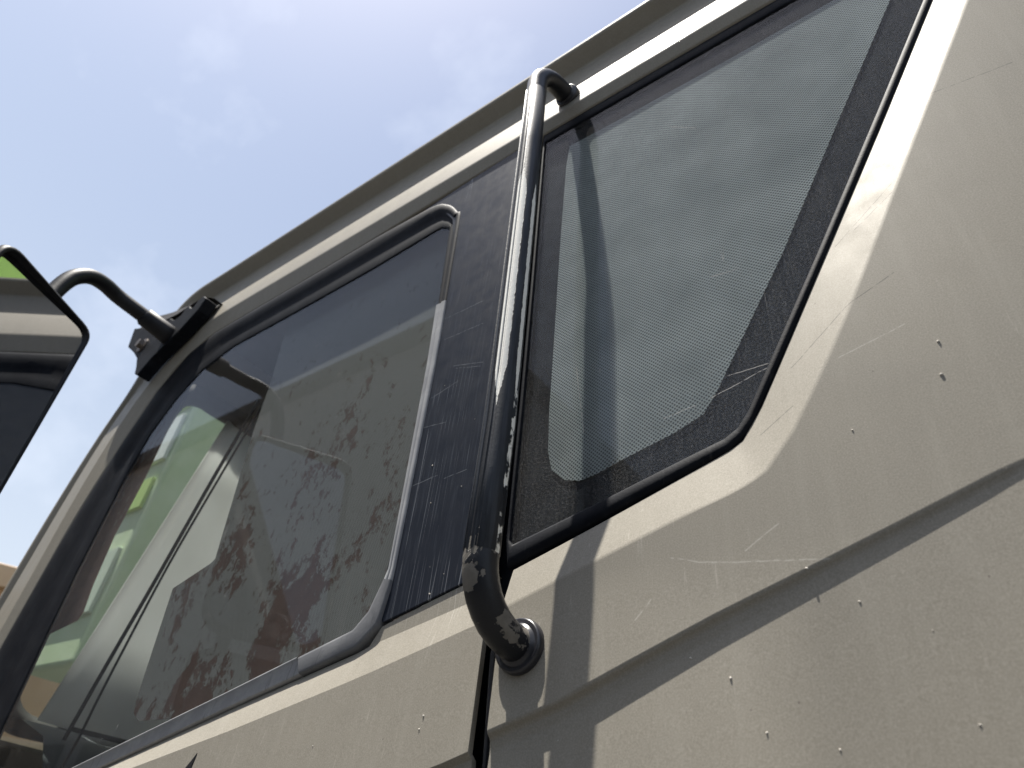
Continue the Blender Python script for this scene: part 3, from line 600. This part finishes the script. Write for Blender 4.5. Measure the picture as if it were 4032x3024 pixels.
# --- running gear (below the frame)
for yy in (.12, 2.18):
    c = Vector((-.75, yy, .5)); n = 40
    pf = [(.30, -.12), (.44, -.14), (.49, -.12), (.50, -.05), (.50, .05), (.49, .12), (.44, .14), (.30, .12)]
    v, f = loft([[c+Vector((math.cos(2*math.pi*k/n)*r, w, math.sin(2*math.pi*k/n)*r)) for k in range(n)] for r, w in pf], True)
    wh = mesh_obj('wheel', v, f, TYRE, cab)
    s_ = -1 if yy < 1 else 1
    pf = [(.30, .11), (.28, .10), (.25, .02), (.16, .0), (.14, .06), (.02, .07)]
    v, f = loft([[c+Vector((math.cos(2*math.pi*k/n)*r, s_*w, math.sin(2*math.pi*k/n)*r)) for k in range(n)] for r, w in pf], True); mesh_obj('rim', v, f, RIM, wh)
bm = bmesh.new(); add_box(bm, (-1.72, 1.15, .68), (.3, 2.34, .5)); bm_obj('bumper', bm, PAINT, cab, bevel=.05, seg=3)
for yy in (.75, 1.55):
    bm = bmesh.new(); add_box(bm, (1.2, yy, .82), (5.6, .1, .26)); bm_obj('chassis_beam', bm, TRIM, cab)
bm = bmesh.new(); add_box(bm, (-1.3, .06, .5), (.34, .16, .06)); bm_obj('step', bm, TRIM, cab, bevel=.01)

# --- dried mud specks and stone chips standing proud of the skin
sb = bmesh.new(); bmesh.ops.create_icosphere(sb, subdivisions=1, radius=1)
for q in sb.verts: q.co *= rnd.uniform(.8, 1.2)
sme = bpy.data.meshes.new('mud_speck'); sb.to_mesh(sme); sb.free(); sme.materials.append(MUD)
for p in sme.polygons: p.use_smooth = True
specks = [(-.112, 1.897, 9), (-.17, 1.833, 9), (-.197, 1.848, 8), (-.085, 1.872, 7), (.001, 2.046, 9), (-.004, 2.018, 10), (-.066, 1.992, 6), (-.43, 1.82, 8), (-.432, 1.81, 7), (-.30, 1.80, 5), (-.15, 1.80, 7), (-.11, 1.79, 6), (-.04, 1.80, 6), (-.56, 1.80, 5), (-.64, 1.78, 5), (-.05, 1.85, 4), (.03, 1.90, 5),
    (-.493, 2.084, 8), (-.484, 2.035, 7), (-.443, 2.045, 6), (-.447, 1.950, 5), (-.461, 1.932, 9), (-.440, 2.13, 4), (-.50, 2.2, 4)]
dg = bpy.context.evaluated_depsgraph_get()
for x, z, s in specks:
    hit, loc, *_ = scene.ray_cast(dg, Vector((x, -.05, z)), Vector((0, 1, 0)))
    y = loc.y if hit else YP(x, z)
    s = s*.00012; o = bpy.data.objects.new('mud_speck', sme); link(o, cab); o.location = (x, y-s*.2, z); o.scale = (s, s*.8, s*1.25); o.rotation_euler = (rnd.random(), rnd.random()*6, rnd.random())
    o.matrix_parent_inverse = Matrix.Translation(-BASE)

# ------------------------------------------------------------------ loose things inside the cab
MS = [(-1.024, 2.60), (-.991, 2.413), (-.982, 2.299), (-.951, 2.106), (-.944, 2.064), (-.952, 2.058), (-1.034, 2.032), (-1.031, 2.014), (-1.010, 1.894), (-1.005, 1.870), (-.998, 1.856), (-.977, 1.846), (-.883, 1.846), (-.80, 1.80), (-.50, 1.85), (-.50, 2.60)]
o = mesh_obj('mesh_sunshade', *plate(xz(MS, .025), .0008), NET, None, smooth=False)
tag(o, 'grey perforated mesh sunshade with brown stains hung behind the door glass', 'sunshade')
MB_ = [(-1.52, 2.56), (-1.345, 2.56), (-1.353, 2.43), (-1.349, 2.30), (-1.358, 2.187), (-1.345, 2.085), (-1.330, 2.035), (-1.336, 2.021), (-1.43, 2.007), (-1.52, 1.995)]
o = mesh_obj('brown_mesh_curtain', *plate(xz(MB_, .03), .0008), NET2, None, smooth=False)
tag(o, 'narrow brown mesh curtain strip inside the front edge of the door glass', 'curtain')
v, f = loft([[Vector((wsx(z, y)+.045+.006*math.sin(y*40), y, z)) for y in [.212+.085*(z-2.25)+(1.88-.085*(z-2.25))*i/60 for i in range(61)]] for z in (1.91, 2.1, 2.3, 2.5, 2.66)])
o = mesh_obj('windscreen_sunshade', v, f, SHADE, None, solid=.004)
tag(o, 'pale grey sunshade standing behind the windscreen, seen through the door glass', 'sunshade')
cord = catmull([(-1.05, .06, 2.43), (-1.12, .07, 2.30), (-1.19, .075, 2.12), (-1.235, .08, 1.96), (-1.245, .08, 1.90), (-1.27, .085, 1.82), (-1.33, .09, 1.74)], 6)
o = mesh_obj('cord', *tube(cord, .0022, 8), PLASTIC); tag(o, 'thin black cord hanging inside the door glass near the windscreen', 'cord')
cord2 = catmull([(-1.10, .07, 2.44), (-1.17, .08, 2.30), (-1.25, .09, 2.10), (-1.31, .095, 1.94), (-1.36, .1, 1.80)], 6)
o = mesh_obj('strap', *tube(cord2, .0035, 8), PLASTIC); tag(o, 'thicker dark strap running parallel to the cord, nearest the windscreen', 'strap')

# ------------------------------------------------------------------ lime green boom folded over the roof (seen in the mirror and through the windscreen)
bo = empty('folded_boom', (1.6, 1.3, 0), 'lime green steel boom folded over the cab roof, seen in the wing mirror', 'boom')
def bpart(name, c, s, mat, parent=None, bev=.02):
    bm = bmesh.new(); add_box(bm, c, s); return bm_obj(name, bm, mat, parent or bo, bevel=bev)
arm1 = bpart('boom_arm', (.1, 1.35, 4.15), (4.6, .55, 1.25), LIME)
bpart('stripe', (-.2, 1.068, 3.72), (5.0, .012, .10), WHITEP, arm1, .002)
mark = [(-.86, 4.10), (-.78, 4.06), (-.70, 4.12), (-.74, 4.22), (-.66, 4.30), (-.80, 4.34), (-.90, 4.24)]
mesh_obj('dark_mark', *plate(xz(mark, 1.060), .012), PLASTIC, arm1, smooth=False)
head = bpart('boom_tip', (-2.55, 1.1, 2.9), (.35, 1.3, 1.5), simple('pale_lime_paint', (.42, .52, .30), (.58, .64, .48), .6, 5))  # paler, less saturated green than the boom arm
bpart('stripe', (-2.37, 1.15, 3.05), (.012, 1.0, .22), WHITEP, head, .002); bpart('hatch', (-2.37, 1.0, 3.4), (.014, .5, .25), simple('pale_grey_plate', (.36, .4, .4), (.45, .48, .48), .5), head, .002)
bpart('hatch', (-2.37, .8, 2.55), (.014, .3, .3), simple('pale_grey_plate2', (.36, .4, .4), (.45, .48, .48), .5), head, .002)
LIME2 = simple('mid_lime_paint', (.36, .50, .14), (.44, .56, .2), .6, 6)  # green between the boom arm and the boom tip
PALE = simple('pale_green_plate', (.45, .52, .42), (.55, .6, .5), .5)
for zz, hz, mt_ in ((3.44, .16, PALE), (3.2, .16, LIME2), (2.98, .2, WHITEP), (2.74, .12, LIME2), (2.42, .22, PALE)):
    bpart('side_plate', (-2.55, .443, zz), (.30, .014, hz), mt_, head, .002)
mesh_obj('ram', *tube([(-2.1, .8, 3.4), (-1.2, .95, 3.75), (-.6, 1.0, 3.9)], [.04, .05, .06], 14), WHITEP, bo)
bpart('pedestal', (2.0, 1.3, 2.25), (.7, .8, 2.6), LIME); bpart('pedestal_base', (2.0, 1.15, .93), (1.6, 2.0, .3), TRIM)
bpart('boom_rest', (-2.2, 1.45, 1.2), (.12, .12, 2.4), TRIM)

# ------------------------------------------------------------------ beyond
bl = empty('ochre_building', (-15.5, 3.2, 0), 'plain ochre stucco building with a pale parapet at the far left', 'building')
rz = Matrix.Rotation(R(-24), 3, 'Z'); bc = Vector((-17.5, 2.6, 0))
def blp(name, c, s, mat, parent=None, bev=.02):
    bm = bmesh.new(); add_box(bm, bc+rz @ Vector(c), s, rz); return bm_obj(name, bm, mat, parent or bl, bevel=bev)
wl = blp('wall', (0, 0, 2.45), (8, 11, 4.9), STUCCO)
blp('parapet', (0, 0, 5.05), (8.25, 11.25, .34), CAP)
for yy in (-3.6, -1.2, 1.2, 3.6):
    w_ = blp('window', (4.02, yy, 2.3), (.08, 1.1, 1.3), CAP); blp('pane', (4.07, yy, 2.3), (.03, .9, 1.1), PANE, w_, .005)
yb = empty('light_blocker', (6, -9, 0), 'unseen grey building-shaped block behind the camera, added to cut side light and shape reflections', 'building')  # unseen block, added to dim the truck's side and darken the glass reflections
def ybp(name, c, s, mat, parent=None, bev=.01):
    bm = bmesh.new(); add_box(bm, c, s); return bm_obj(name, bm, mat, parent or yb, bevel=bev)
BLOCKER_GREY = simple('blocker_grey', (.36, .36, .352), (.45, .446, .44), .7, 2)
ybp('wall', (-17, -8.5, 4.75), (21, 6, 9.5), BLOCKER_GREY); ybp('blocker_edge', (-17, -8.5, 9.65), (21.4, 6.4, .3), TRIM); ybp('low_blocker', (5.3, -8.5, 1.9), (23.6, 6, 3.8), BLOCKER_GREY)
for k in range(8):
    ybp('blocker_panel', (-19.5+k*3.8, -5.47, 1.6), (3.0, .08, 3.2), TRIM)
def tree(name, loc, h, r, label, seed):
    q = random.Random(seed); t = empty(name, loc, label, 'tree'); L0 = Vector(loc)
    mesh_obj('trunk', *tube([L0, L0+Vector((.05, .03, h*.3)), L0+Vector((.1, -.05, h*.6)), L0+Vector((.05, .05, h*.85))], [.16, .12, .08, .03], 10), BARK, t)
    vs_ = []; fs = []
    for _ in range(46):
        c = L0+Vector((q.gauss(0, r*.45), q.gauss(0, r*.45), h*.68+q.gauss(0, r*.42)))
        for _ in range(70):
            p = c+Vector((q.gauss(0, .22), q.gauss(0, .22), q.gauss(0, .18))); a = Vector((q.gauss(0, 1), q.gauss(0, 1), q.gauss(0, 1))).normalized()*.075; b = a.orthogonal().normalized()*.035
            k = len(vs_); vs_ += [p-a, p+b, p+a, p-b]; fs.append((k, k+1, k+2, k+3))
    mesh_obj('crown', vs_, fs, LEAF, t, smooth=False)
tree('tree', (-8.5, 4.2, 0), 4.4, .85, 'leafy tree ahead of the truck, glimpsed through the windscreen', 3)
